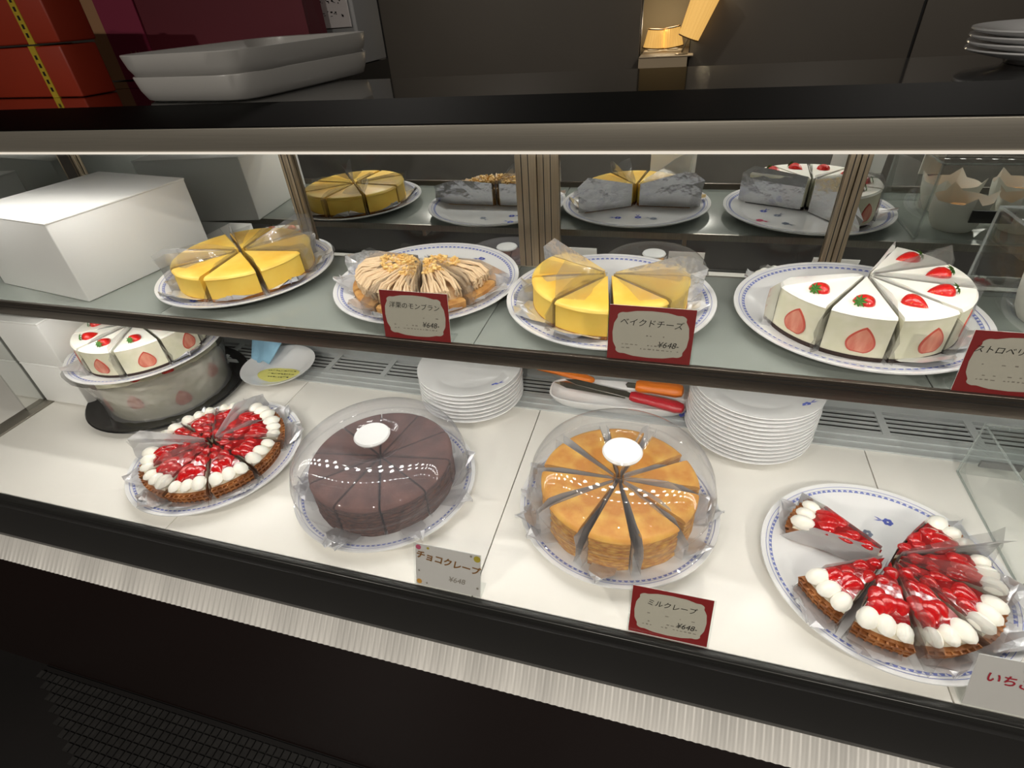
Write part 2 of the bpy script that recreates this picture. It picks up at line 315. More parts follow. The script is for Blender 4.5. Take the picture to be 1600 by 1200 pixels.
# shelf
for a, b in ((XL, -0.796), (-0.7945, -0.246), (-0.2445, 0.304), (0.3055, 0.855), (0.8565, XR)): cb('shelf_panel', a, b, 0.187, YSB, ZS-0.008, ZS, 'shelf_grey', bev=0.0006)
cb('shelf_edge', XL, XR, 0.1805, 0.187, 0.2685, 0.2955, 'shelf_edge', bev=0.001)
for q in (0.006, 0.0115): cb('edge_groove', XL, XR, 0.1801, 0.1807, 0.2955-q, 0.2955-q+0.0011, 'dark_gap')
cb('shelf_back_edge', XL, XR, YSB, YSB+0.004, ZS-0.012, ZS+0.0005, 'alu')
for x in (-0.52, 0.03, 0.58): cb('shelf_bracket', x-0.004, x+0.004, 0.30, 0.455, ZS-0.03, ZS-0.0085, 'alu')
# vent at the back of the base
vent = ob('vent', G().box(XL+0.02, XR, YG, 0.4355, -0.006, 0.003).box(XL+0.02, XR, 0.436, 0.4505, -0.006, 0.005).box(XL+0.02, XR, 0.451, 0.462, -0.006, 0.007).box(XL+0.02, XR, 0.528, 0.552, -0.006, 0.007).box(XL+0.02, XR, 0.462, 0.528, -0.01, -0.004).me('vent', 'vent_grey'), case)
ob('vent_hollow', G().box(XL+0.03, XR-0.01, 0.463, 0.527, -0.0038, -0.003).me('vent_hollow', 'dark_gap'), vent)
sl = G().box(0, 0.128, 0, 0.0045, 0, 0.003).me('slat', 'vent_grey'); tabm = G().box(0, 0.0125, 0, 0.066, 0, 0.0042).me('vent_tab', 'vent_grey')
x = XL+0.03; xi = 0
while x < XR-0.15:
    for j in range(5): ob('slat', sl, vent, (x, 0.4655+j*0.0125, 0.0028))
    ob('vent_tab', tabm, vent, (x+0.128, 0.462, 0.0029)); x += 0.1405
# LED strips: one under the top trim, one under the shelf edge
def led_row(y, z, tilt, mat, step, par_name, x0=-1.28, x1=1.1, sz=0.0056):
    n = int((x1-x0)/step)
    h = bbox(par_name, x0-0.01, x1+0.01, -0.006, 0.006, 0.0, 0.003, 'card_white', case, 0, (0, y, z), (tilt, 0, 0))
    me = mesh('led', [(sz*math.cos(k*math.pi/4), sz*math.sin(k*math.pi/4), -0.0006) for k in range(8)], [tuple(range(7, -1, -1))], mat)
    for i in range(n): ob('led', me, h, (x0+(i+0.5)*step, 0, 0))
led_row(0.243, ZT-0.034, R_(8), 'led_top', 0.030, 'led_strip')
led_row(0.206, ZS-0.014, R_(-8), 'led_low', 0.030, 'led_strip', x0=-1.13)
led_row(0.226, ZS-0.012, R_(4), 'led_low', 0.030, 'led_strip', x0=-1.115)

# ------------------------------------------------------------------ plates
def plate_me():
    pr = [(0.0, 0.006), (0.062, 0.005), (0.064, 0.0), (0.071, 0.0), (0.074, 0.005), (0.116, 0.0065), (0.149, 0.0155), (0.1525, 0.0182), (0.1520, 0.0198), (0.149, 0.0194), (0.132, 0.0140), (0.118, 0.0098), (0.112, 0.0088), (0.0, 0.0086)]
    return clean(*lathe(pr, 72, False), 'plate', 'porcelain')
PL = plate_me()
def zrim(r): return (0.0140+(r-0.132)*(0.0194-0.0140)/0.017 if r > 0.132 else 0.0098+(r-0.118)*0.3)+0.0005
g = G(); N = 110
for r0, r1 in ((0.1448, 0.1455), (0.1405, 0.1411)):
    V, F = lathe([(r0, zrim(r0)), (r1, zrim(r1))], 72, False); g.add(V, F)
for i in range(N):
    a = 2*math.pi*i/N; d = 0.9*math.pi/N
    for rr, s in ((0.1372, 0.0033),):
        g.add([(rr*math.cos(a-d), rr*math.sin(a-d), zrim(rr)), ((rr+s)*math.cos(a-d*0.4), (rr+s)*math.sin(a-d*0.4), zrim(rr+s)), ((rr+s)*math.cos(a+d*0.4), (rr+s)*math.sin(a+d*0.4), zrim(rr+s)), (rr*math.cos(a+d), rr*math.sin(a+d), zrim(rr))], [(0, 3, 2, 1)])
RIM = g.me('rim_pattern', 'cobalt_pale')
def motif(col):
    g = G()
    for k in range(6):
        a = k*1.05; cx, cy = 0.0042*math.cos(a), 0.0042*math.sin(a)
        g.add([(cx+0.003*math.cos(t*0.785), cy+0.003*math.sin(t*0.785), 0) for t in range(8)], [tuple(range(8))])
    for s in (-1, 1): g.add([(0.006, 0, 0), (0.012, 0.003*s, 0), (0.018, 0.004*s, 0), (0.012, 0.0005*s, 0)], [(0, 1, 2, 3)])
    return g.me('flower_motif', col)
MOT = [motif('cobalt'), motif('pinkpaint'), motif('greypaint')]
def plate(loc, label, motifs=(), rz=0):
    t = thing('dinner_plate', label, 'plate', loc, rz, 'round cake plates with blue rim')
    ob('dish', PL, t); ob('rim_pattern', RIM, t)
    for k, r, a in motifs:
        z = 0.0091 if r < 0.113 else zrim(r)+0.0005
        ob('flower_motif', MOT[k], t, (r*math.cos(R_(a)), r*math.sin(R_(a)), z), (0, 0, a))
    return t

# ------------------------------------------------------------------ cake slices
rnd = random.Random(3)
def film_panel(Rc, h, ha, side, seed, mat, tall=0.012, ext=0.016, tipup=0.004):
    q = random.Random(seed); a = side*(ha-0.004); nu, nv = 7, 4
    e = ext*q.uniform(0.2, 1.3); t1 = tall*(q.uniform(-0.2, 0.7) if q.random() < 0.55 else q.uniform(0.8, 1.7)); t0 = tipup*q.uniform(0.2, 1.8); lean = q.uniform(-0.5, 0.7); peak = q.uniform(0.5, 1.0); drop = q.uniform(0.02, 0.14)
    d = Vector((math.cos(a), math.sin(a), 0)); nrm = Vector((-math.sin(a), math.cos(a), 0))*side
    V = []; F = []
    for i in range(nu):
        u = i/(nu-1); r = 0.006+u*(Rc+e-0.006)
        top = h+t0+(t1-t0)*min(1, u/peak)-max(0, u-peak)*drop
        for j in range(nv):
            v = j/(nv-1); z = 0.0015+(top-0.0015)*v; over = max(0, z-h)
            off = lean*over+(q.uniform(-0.0006, 0.0012) if 0 < i else 0)+0.0009+max(0, r-Rc)*q.uniform(-0.1, 0.25)
            V.append(d*(r+over*q.uniform(0.0, 0.3)*u)+nrm*off+Vector((0, 0, z)))
    for i in range(nu-1):
        for j in range(nv-1): F.append((i*nv+j, (i+1)*nv+j, (i+1)*nv+j+1, i*nv+j+1))
    return mesh('film_sheet', V, F, mat, False)
def foil_corner(Rc, ha, seed, out=0.03):
    q = random.Random(seed); V = []; F = []; s = q.uniform(-0.5, 0.5)*ha; L = out*q.uniform(0.5, 1.15)
    rows = [(Rc-0.012, 0.95), (Rc+0.25*L, 0.85), (Rc+0.6*L, 0.5), (Rc+L, 0.05)]
    for k, (r, wd) in enumerate(rows):
        for c in (-1, -0.3, 0.4, 1):
            a = s*k/3+ha*wd*c; up = 0.0022 + max(0, r-0.112)*0.36+q.uniform(0, 0.0042)*k
            V.append((r*math.cos(a), r*math.sin(a), up))
    for k in range(3):
        for c in range(3): F.append((k*4+c, (k+1)*4+c, (k+1)*4+c+1, k*4+c+1))
    return mesh('foil_corner', V, F, 'foil_soft' if q.random() < 0.6 else 'film_silver', False)
def film_flap(Rc, h, ha, seed):
    q = random.Random(seed); sd = q.choice((-1, 1)); V = []; F = []; nu = 5
    for i in range(nu):
        u = i/(nu-1); r = 0.02+u*(Rc*q.uniform(0.86, 0.98)-0.02)
        for k, fr in enumerate((1.0, 0.45, -0.15*q.random())):
            a = sd*ha*fr*0.98; V.append((r*math.cos(a), r*math.sin(a), h+0.0016+k*0.0012+q.uniform(0, 0.0012)+0.004*u*k*0.5))
    for i in range(nu-1):
        for k in range(2): F.append((i*3+k, (i+1)*3+k, (i+1)*3+k+1, i*3+k+1))
    return mesh('film_flap', V, F, 'film_clear', True)
# strawberry halves and whole
def berry_profile(L, W, n=8, ex=0.72):
    out = []
    for i in range(n+1):
        t = i/n; r = W*(math.sin(math.pi*t**ex)**0.75 if 0 < t < 1 else 0)*(1.06-0.28*t); out.append((max(r, 0), L*t))
    return out
def half_berry(L, W, name, mat, flat=0.8, m=10):
    """half strawberry lying on its cut face, pointing along +x, leaf end at x=0"""
    pr = berry_profile(L, W); V = []; F = []; k = len(pr)
    for i in range(m+1):
        a = math.pi*i/m
        for r, x in pr: V.append((x, r*math.cos(a), r*math.sin(a)*flat))
    for i in range(m):
        for q in range(k-1): F.append((i*k+q, i*k+q+1, (i+1)*k+q+1, (i+1)*k+q))
    F.append(tuple(range(k))+tuple(m*k+q for q in range(k-2, 0, -1)))
    return clean(V, F, name, mat)
HB = half_berry(0.030, 0.0125, 'strawberry_half', 'berry'); GB = half_berry(0.027, 0.0115, 'strawberry_half', 'glazed', 0.72)
GB2 = half_berry(0.032, 0.010, 'strawberry_slice', 'glazed', 0.55)
g = G()
for k in range(7):
    a = -1.3+k*0.43; L = 0.009+0.002*(k % 2)
    c, s = math.cos(a), math.sin(a)
    g.add([(0.001, 0, 0.0095), (0.001-0.3*L*c+0.0012*s+0.004, 0.5*L*s+0.0012, 0.0125), (0.004-0.2*L*c+L*0.55*c, L*s, 0.0085), (0.001+0.35*L*c, 0.5*L*s-0.0012, 0.0115)], [(0, 1, 2, 3)])
LEAF = mesh('leaf_crown', g.V, g.F, 'leaf')
g = G()
for k in range(8):                                   # leaf crown seen on a cut end: pointed sepals fanning over the berry
    a = k*math.pi/4+0.2; L = 0.0085; c, s = math.cos(a), math.sin(a)
    g.add([(0, 0, 0.003), (0.45*L*c-0.0016*s, 0.45*L*s+0.0016*c, 0.0034), (L*c, L*s, 0.0012), (0.45*L*c+0.0016*s, 0.45*L*s-0.0016*c, 0.0034)], [(0, 3, 2, 1)])
CROWN = mesh('leaf_crown', g.V, g.F, 'leaf')
def cut_face(L, W):
    V = [(0, 0, 0)]; pts = [(y, x) for y, x in berry_profile(L, W, 14, 0.86)]
    out = [(y, z) for y, z in pts]+[(-y, z) for y, z in pts[-2:0:-1]]
    return out
CF = cut_face(0.037, 0.0162)
CF = [(y, max(z, 0.0035)) for y, z in CF]
def cut_berry_mesh():
    n = len(CF); c = Vector((0, 0, 0.016)); V = []; F = []
    for s, x in ((1.0, 0.0), (1.0, 0.0012), (0.88, 0.0016)):
        for y, z in CF: V.append((x, y*s, 0.016+(z-0.016)*s))
    for k in range(2):
        for i in range(n): F.append((k*n+i, k*n+(i+1) % n, (k+1)*n+(i+1) % n, (k+1)*n+i))
    F.append(tuple(2*n+i for i in range(n)))
    mi = [0]*(2*n)+[1]
    return mesh('strawberry_cut_face', V, F, None, False, mi, ['berry_rim', 'berry_cut'])
CUT = cut_berry_mesh()
def dollop_me(w=0.0105, h=0.013):
    V, F = lathe([(w*0.8, 0), (w, h*0.28), (w*0.92, h*0.55), (w*0.62, h*0.82), (w*0.25, h*0.97), (0, h)], 12, False)
    V = [(x*1.35+0.15*z, y, z) for x, y, z in V]; return clean(V, F, 'cream_dollop', 'cream_white')
DOL = dollop_me()

HOURS = ['twelve', 'one', 'two', 'three', 'four', 'five', 'six', 'seven', 'eight', 'nine', 'ten', 'eleven']
def hour(a): return HOURS[int(round(((90-a) % 360)/30)) % 12]

def lattice_crust(Rb, Rt, h, ha):
    V, F = wedge([(Rb-0.002, 0), (Rt-0.002, h)], ha, 9); g = G().add(V, F)
    cols = max(4, int(2*ha*Rt/0.0085))
    def wallbox(a0, a1, z0, z1, d):
        vs_ = []
        for zz in (z0, z1):
            r = Rb+(Rt-Rb)*zz/h
            for a in (a0, a1):
                for dr in (-0.003, d): vs_.append(((r+dr)*math.cos(a), (r+dr)*math.sin(a), zz))
        g.add(vs_, [(0, 1, 3, 2), (4, 6, 7, 5), (1, 5, 7, 3), (0, 2, 6, 4), (0, 4, 5, 1), (2, 3, 7, 6)])
    for i in range(cols+1):
        a = -ha+2*ha*i/cols; wallbox(max(-ha, a-0.011), min(ha, a+0.011), 0, h, 0.0018)
    for zz in (0.0, 0.36, 0.72): wallbox2 = [wallbox(-ha+2*ha*i/8, -ha+2*ha*(i+1)/8, h*zz, h*zz+0.0042, 0.0019) for i in range(8)]
    return clean(g.V, g.F, 'crust', 'crust', False)

def build_kind(kind, ha, var):
    """list of (name, mesh, loc, rot, children) of one slice"""
    q = random.Random(hash(kind) % 1000 if False else sum(map(ord, kind))+var*17); P = []
    if kind == 'cheese':
        h = 0.044; Rc = 0.110
        P.append(('crumb_base', wedge_me('crumb_base', [(Rc-0.001, 0), (Rc+0.0005, 0.001), (Rc+0.0005, 0.006)], ha, 'crumb'), (0, 0, 0), (0, 0, 0), ()))
        P.append(('cheese_body', wedge_me('cheese_body', [(Rc, 0.006), (Rc-0.0005, 0.025), (Rc-0.001, h-0.006)], ha, 'cheese'), (0, 0, 0), (0, 0, 0), ()))
        P.append(('baked_top', wedge_me('baked_top', [(Rc-0.001, h-0.006), (Rc+0.001, h-0.0045), (Rc, h-0.002), (Rc-0.004, h)], ha, 'cheese_top'), (0, 0, 0), (0, 0, 0), ()))
    elif kind == 'straw':
        h = 0.060; Rc = 0.113
        P.append(('sponge_base', wedge_me('sponge_base', [(Rc, 0), (Rc+0.001, 0.006)], ha, 'choco_base'), (0, 0, 0), (0, 0, 0), ()))
        P.append(('mousse', wedge_me('mousse', [(Rc, 0.006), (Rc, h-0.004)], ha, 'cream_side'), (0, 0, 0), (0, 0, 0), ()))
        P.append(('cream_top', wedge_me('cream_top', [(Rc, h-0.004), (Rc+0.0008, h-0.003), (Rc-0.002, h)], ha, 'cream_white'), (0, 0, 0), (0, 0, 0), ()))
        a = q.uniform(-0.25, 0.25)*ha
        P.append(('strawberry_cut_face', CUT, ((Rc-0.0006)*math.cos(a), (Rc-0.0006)*math.sin(a), 0.008), (R_(q.uniform(-6, 6)), 0, a), ()))
        r = Rc*0.70; rz = [math.pi+0.15, 2.6, 0.3, -2.7][var % 4]+q.uniform(-0.3, 0.3)
        x0, y0 = r-0.014*math.cos(rz), -0.014*math.sin(rz)
        P.append(('strawberry_half', HB, (x0, y0, h), (0, 0, rz), () if var % 4 == 2 else (('leaf_crown', CROWN, (0.0015, 0, 0.0045), (0, R_(-62), 0)),)))
    elif kind == 'mont':
        h = 0.046; Rc = 0.116
        P.append(('pastry_base', wedge_me('pastry_base', [(Rc-0.004, 0), (Rc, 0.002), (Rc+0.001, 0.013), (Rc-0.003, 0.015)], ha, 'pastry'), (0, 0, 0), (0, 0, 0), ()))
        P.append(('chestnut_cream', wedge_me('chestnut_cream', [(Rc-0.012, 0.015), (Rc-0.017, 0.026), (Rc-0.032, 0.031), (Rc-0.06, 0.035)], ha*0.99, 'chestnut_core'), (0, 0, 0), (0, 0, 0), ()))
        g = G(); n = 27
        for i in range(n):
            lat = ((i*7 % n)+0.5)/n*2-1; pts = []; ph = q.uniform(0, 6); sk = q.uniform(-0.06, 0.06)
            for k in range(11):
                t = k/10; r = 0.022+t*(Rc-0.024); 
                if t > 0.86: r = Rc-0.008-(0.0 if t < 0.95 else 0.001)
                a = lat*ha*0.95+0.035*math.sin(ph+6*t)*t+sk*t*2.2; a = max(-ha*0.97, min(ha*0.97, a))
                z = 0.0415+0.0026*(i % 3)-0.007*t**2-(0.008 if t > 0.86 else 0)-(0.009 if t > 0.96 else 0)+q.uniform(-0.0008, 0.0012)
                pts.append((r*math.cos(a), r*math.sin(a), z))
            tube(g, pts, 0.0019, 6)
        P.append(('cream_strands', clean(g.V, g.F, 'cream_strands', 'chestnut'), (0, 0, 0), (0, 0, 0), (), 'stuff'))
        g = G()
        for i in range(60):
            r = 0.014+0.052*q.random()**0.8; a = q.uniform(-1, 1)*ha*0.92; s = q.uniform(0.0018, 0.0042)
            T = Matrix.Translation((r*math.cos(a), r*math.sin(a), 0.0480+q.uniform(0, 0.006)-r*0.04)) @ Matrix.Rotation(q.uniform(0, 6), 4, 'Z') @ Matrix.Rotation(q.uniform(0, 3), 4, 'X')
            V = [(q.uniform(.6, 1)*s*x, q.uniform(.6, 1)*s*y*0.7, q.uniform(.6, 1)*s*z*0.5) for x, y, z in ((-1,-1,-1),(1,-1,-1),(1,1,-1),(-1,1,-1),(-1,-1,1),(1,-1,1),(1,1,1),(-1,1,1))]
            g.add(V, [(0,3,2,1),(4,5,6,7),(0,1,5,4),(1,2,6,5),(2,3,7,6),(3,0,4,7)], T)
        P.append(('chopped_nuts', g.me('chopped_nuts', 'nuts'), (0, 0, 0), (0, 0, 0), (), 'stuff'))
    elif kind == 'tart':
        h = 0.040; Rc = 0.117; hc = 0.025
        P.append(('crust', lattice_crust(0.110, 0.117, hc, ha), (0, 0, 0), (0, 0, 0), ()))
        P.append(('custard', wedge_me('custard', [(0.110, hc-0.001), (0.107, hc+0.005), (0.098, hc+0.007)], ha*0.99, 'cream'), (0, 0, 0), (0, 0, 0), ()))
        P.append(('fruit_glaze', wedge_me('fruit_glaze', [(0.093, hc+0.004), (0.091, hc+0.010), (0.081, hc+0.013)], ha*0.95, 'glaze'), (0, 0, 0), (0, 0, 0), ()))
        nd = 3
        for i in range(nd):
            a = ha*(-0.68+1.36*i/(nd-1)); r = 0.1015+q.uniform(-.002, .002); s = q.uniform(0.9, 1.18)
            P.append(('cream_dollop', DOL, (r*math.cos(a), r*math.sin(a), hc+0.003), (0, 0, a+math.pi+q.uniform(-.2, .2)), (), None, (s, s, s)))
        for r, fa, me, s in ((0.012, 0.0, GB, 0.8), (0.030, -0.42, GB, 0.8), (0.034, 0.45, GB2, 0.85), (0.050, -0.55, GB2, 1.05), (0.058, 0.5, GB, 1.1), (0.058, 0.0, GB, 1.15), (0.068, -0.62, GB, 1.0)):
            a = fa*ha; P.append((me.name.split('.')[0], me, (r*math.cos(a), r*math.sin(a), hc+0.0095), (q.uniform(-0.2, 0.2), q.uniform(-0.15, 0.05), a+q.uniform(-0.3, 0.3)), (), None, (s, s, s)))
    else:
        h = 0.062 if kind == 'crepe' else 0.060; Rc = 0.112 if kind == 'crepe' else 0.114; n = 10; prof = []
        top, side = ('crepe', 'crepe_side') if kind == 'crepe' else ('choc', 'choc_side')
        for i in range(n):
            z = (h-0.004)*i/n; z2 = (h-0.004)*(i+1)/n; e = q.uniform(-0.0016, 0.001)
            prof += [(Rc+e-0.0016, z), (Rc+e, z+0.0012), (Rc+e, z2-0.0016), (Rc+e-0.0016, z2-0.0002)]
        V, F = wedge(prof, ha, 10)
        for i, v in enumerate(V[:-2]):
            k = 1+0.006*math.sin(i*1.7+v[2]*400); V[i] = (v[0]*k, v[1]*k, v[2])
        P.append(('crepe_layers', clean(V, F, 'crepe_layers', side), (0, 0, 0), (0, 0, 0), ()))
        P.append(('top_crepe', wedge_me('top_crepe', [(Rc+0.0005, h-0.0075), (Rc+0.0012, h-0.004), (Rc-0.001, h-0.0012), (Rc-0.006, h)], ha, top, 12), (0, 0, 0), (0, 0, 0), ()))
    return P, h, Rc
KIND_CACHE = {}
def cake(kind, pos, angles, ha, label, group, cat='cake slice', zoff=0.0090, push=0.002, gaps=(), flaps=0.0, tall=0.012, ext=0.014, corner=0.8, seed=1, fmat='film', nvar=3, cout=0.034):
    """angles: mid-angle of each slice in degrees; gaps: {index: side} whose outer cut face carries opaque foil"""
    q = random.Random(seed); gp = dict(gaps)
    for i, a in enumerate(angles):
        var = i % nvar; key = (kind, round(ha, 4), var)
        if key not in KIND_CACHE: KIND_CACHE[key] = build_kind(kind, ha, var)
        P, h, Rc = KIND_CACHE[key]
        ar = R_(a); pu = push+q.uniform(0, 0.0025)
        t = thing('cake_slice', label % hour(a), cat, (pos[0]+pu*math.cos(ar), pos[1]+pu*math.sin(ar), pos[2]+zoff), ar, group)
        for it in P:
            o = ob(it[0], it[1], t, it[2], it[3], it[6] if len(it) > 6 else (1, 1, 1))
            if len(it) > 5 and it[5]: o['kind'] = it[5]
            for ch in it[4]: ob(ch[0], ch[1], o, ch[2], ch[3])
        for sd in (-1, 1):
            op = gp.get(i) == sd
            ob('film_sheet', film_panel(Rc, h, ha, sd, seed*100+i*2+sd, 'foil' if op else (q.choice(fmat) if isinstance(fmat, tuple) else fmat), tall, ext), t)
        if q.random() < flaps: ob('film_flap', film_flap(Rc, h, ha, seed*50+i), t)
        for k_ in range(2):
            if q.random() < corner: ob('foil_corner', foil_corner(Rc, ha, seed*70+i*2+k_, cout), t)

PP = {1: (-0.7274, 0.3569), 2: (-0.3773, 0.3617), 3: (-0.0768, 0.344), 4: (0.2498, 0.3498), 5: (-0.7645, 0.1634), 6: (-0.4194, 0.1703), 7: (-0.0333, 0.1985), 8: (0.3244, 0.1593)}
GAP = 0.022
def span(a0, step, n): return [a0+step*(i+0.5) for i in range(n)]
# upper shelf
plate(PP[1]+(ZS,), 'large white plate under the cheesecake beside the white box', ((0, 0.12, -100),))
cake('cheese', PP[1]+(ZS,), span(-174, 45, 8), R_(22.5)-GAP, 'yellow baked cheesecake slice beside the white box, pointing to %s o\'clock on its plate', 'cheesecake slices beside the white box', flaps=0.7, tall=0.027, ext=0.022, seed=11, push=0.004)
plate(PP[2]+(ZS,), 'white blue-rimmed plate under the chestnut cream cake', ((0, 0.122, 60), (2, 0.08, 95), (0, 0.08, 50)))
cake('mont', PP[2]+(ZS,), span(180, 36, 5), R_(18)-GAP, 'chestnut cream strand cake slice topped with nuts, pointing to %s o\'clock on its plate', 'chestnut cream cake slices', gaps={0: -1, 4: 1}.items(), flaps=0.2, tall=0.022, ext=0.022, seed=12)
plate(PP[3]+(ZS,), 'white blue-rimmed plate under the half-sold cheesecake in the middle of the shelf', ((0, 0.07, 80), (2, 0.085, 60), (0, 0.08, 110)))
cake('cheese', PP[3]+(ZS,), span(150, 42.8, 5), R_(21.4)-GAP, 'yellow cheesecake slice behind the second price card, pointing to %s o\'clock on its plate', 'cheesecake slices in the middle of the shelf', gaps={0: -1, 4: 1}.items(), flaps=0.8, tall=0.030, ext=0.026, seed=13)
plate(PP[4]+(ZS,), 'large white blue-rimmed plate under the strawberry mousse cake on the shelf', ((1, 0.105, 145), (2, 0.085, 120), (2, 0.06, 150), (0, 0.075, 175)))
cake('straw', PP[4]+(ZS,), span(-158, 36.5, 6), R_(18.25)-GAP, 'white strawberry mousse cake slice on the shelf, pointing to %s o\'clock on its plate', 'strawberry mousse slices on the shelf', gaps={0: -1, 5: 1}.items(), tall=0.020, ext=0.020, seed=14, corner=0.5, nvar=4)
# lower level
plate(PP[5]+(0,), 'white blue-rimmed plate under the whole sliced strawberry tart at left', ())
cake('tart', PP[5]+(0,), span(-90, 36, 10), R_(18)-GAP, 'glazed strawberry tart slice left of the domes, pointing to %s o\'clock on its plate', 'strawberry tart slices left of the domes', tall=0.024, ext=0.022, seed=15, push=0.004, corner=0.8, fmat=('film_clear', 'film_clear', 'film', 'film_silver'))
plate(PP[6]+(0,), 'white blue-rimmed plate under the domed chocolate crepe cake', ())
cake('choc', PP[6]+(0,), span(-100, 36, 10), R_(18)-GAP*0.45, 'brown chocolate crepe cake slice under the dome, pointing to %s o\'clock', 'chocolate crepe cake slices under the dome', tall=0.004, ext=0.010, seed=16, corner=0.0, fmat='film_clear', push=0.001)
plate(PP[7]+(0,), 'white blue-rimmed plate under the domed yellow crepe cake', ())
cake('crepe', PP[7]+(0,), span(-108, 36, 10), R_(18)-GAP*2.6, 'golden crepe cake slice under the dome, pointing to %s o\'clock', 'golden crepe cake slices under the dome', tall=0.006, ext=0.016, seed=17, corner=0.0, push=0.003, fmat='film_silver')
plate(PP[8]+(0,), 'large white blue-rimmed plate under the half-sold strawberry tart at right', ((1, 0.095, 131), (0, 0.098, 72), (2, 0.065, 92)))
cake('tart', PP[8]+(0,), [150, 188, 221, 256, 291, 326, 1, 36][0:1]+[219, 254.5, 290, 325, 0, 34], R_(17)-GAP, 'glazed strawberry tart slice on the right-hand plate, pointing to %s o\'clock', 'strawberry tart slices on the right plate', tall=0.017, ext=0.020, seed=18, push=0.006, gaps={0: -1, 6: 1}.items(), corner=0.8, fmat=('film_clear', 'film_clear', 'film', 'film_silver'))
# loose foil corners of the sheets under the two domed cakes stick out beyond the plates
for c, angs, s, nm in ((PP[6], (-158, -150, -98, -92, -45, -8, 12, 28), 31, 'chocolate'), (PP[7], (-172, -160, -150, -138, -92, -30, 2, 10, 168), 41, 'golden')):
    t = thing('foil_sheet', 'silver foil sheet with corners poking out under the domed %s crepe cake' % nm, 'foil', (c[0], c[1], 0.0))
    for i, a in enumerate(angs):
        me = foil_corner(0.128, 0.16, s+i, 0.036)
        for v in me.vertices: v.co.z += 0.010 - max(0, (math.hypot(v.co.x, v.co.y)-0.152))*0.55
        ob('foil_corner', me, t, (0, 0, 0), (0, 0, R_(a)))
# domes
def dome(c, Rb, H, label, zb, mat, dip, rk=0.029):
    t = thing('cake_dome', label, 'cake dome', (c[0], c[1], zb), 0, 'clear plastic cake domes with white knobs')
    o = [(Rb+0.004, 0.0), (Rb+0.004, 0.002), (Rb, 0.003), (Rb-0.0005, 0.25*H), (Rb-0.002, 0.48*H), (Rb-0.007, 0.68*H), (Rb-0.013, 0.79*H), (Rb-0.022, 0.88*H), (Rb-0.035, 0.945*H), (Rb-0.055, 0.98*H), (0.068, 0.995*H), (0.058, H), (0.052, H-0.0015), (0.046, H-0.35*dip), (0.040, H-0.8*dip), (0.034, H-dip), (0.02, H-dip), (0.012, H-dip+0.004)]
    V, F = lathe(o, 64, False); ob('dome_shell', clean(V, F, 'dome_shell', mat), t); H0 = H; H = H-dip
    V, F = lathe([(0.012, H), (0.009, H+0.008), (0.012, H+0.014)], 20, False); ob('knob_stem', clean(V, F, 'knob_stem', 'dome'), t)
    V, F = lathe([(0.0, H+0.013), (rk*0.7, H+0.0135), (rk*0.96, H+0.016), (rk, H+0.019), (rk*0.93, H+0.0215), (rk*0.5, H+0.0228), (0, H+0.023)], 32, False)
    ob('knob', clean(V, F, 'knob', 'porcelain'), t)
    V, F = lathe([(Rb-0.0028, 0.42*H0), (Rb-0.0008, 0.44*H0), (Rb-0.0028, 0.46*H0)], 64, False); ob('dome_ridge', clean(V, F, 'dome_ridge', 'dome'), t)
dome((PP[6][0]-0.003, PP[6][1]-0.002), 0.145, 0.089, 'clear plastic dome over the chocolate crepe cake', 0.0200, 'dome_hazy', 0.011)
dome((PP[7][0]+0.002, PP[7][1]), 0.140, 0.107, 'clear plastic dome over the golden crepe cake', 0.0185, 'dome', 0.017)

# ------------------------------------------------------------------ small plate stacks
SP = clean(*lathe([(0, 0.004), (0.052, 0.003), (0.054, 0.0), (0.06, 0.0), (0.063, 0.004), (0.1, 0.0125), (0.104, 0.0150), (0.1035, 0.0166), (0.1, 0.0160), (0.070, 0.0092), (0.064, 0.0068), (0, 0.0064)], 56, False), 'small_plate', 'porcelain')
ORD = ['', 'first', 'second', 'third', 'fourth', 'fifth', 'sixth', 'seventh', 'eighth', 'ninth', 'tenth', 'eleventh', 'twelfth', 'thirteenth']
def stack(c, n, step, top, what, s=1.0):
    for i in range(n):
        z = 0.0078+i*step
        pos = 'top plate' if i == n-1 else ('bottom plate' if i == 0 else 'the %s plate up from the bottom' % ORD[i+1])
        t = thing('small_plate', 'small white plate, %s of the %s stack' % (pos, what), 'plate', (c[0]+random.uniform(-.0012, .0012), c[1]+random.uniform(-.0012, .0012), z), random.uniform(0, 6), 'plates of the %s stack' % what)
        ob('dish', SP, t, scale=(s, s, 1))
        if i == n-1:
            t.rotation_euler = (0, 0, 0)
            tx = text_me('〜ᔕℓ', 0.016, 'cobalt') if False else MOT[0]
            ob('blue_mark', tx, t, (0.068, -0.052, 0.0128), (0, R_(-8), 0.6), (1.1, 0.7, 1))
stack((-0.352, 0.432), 8, 0.0087, 0.085, 'left')
stack((0.170, 0.430), 13, 0.0079, 0.115, 'right', 1.02)

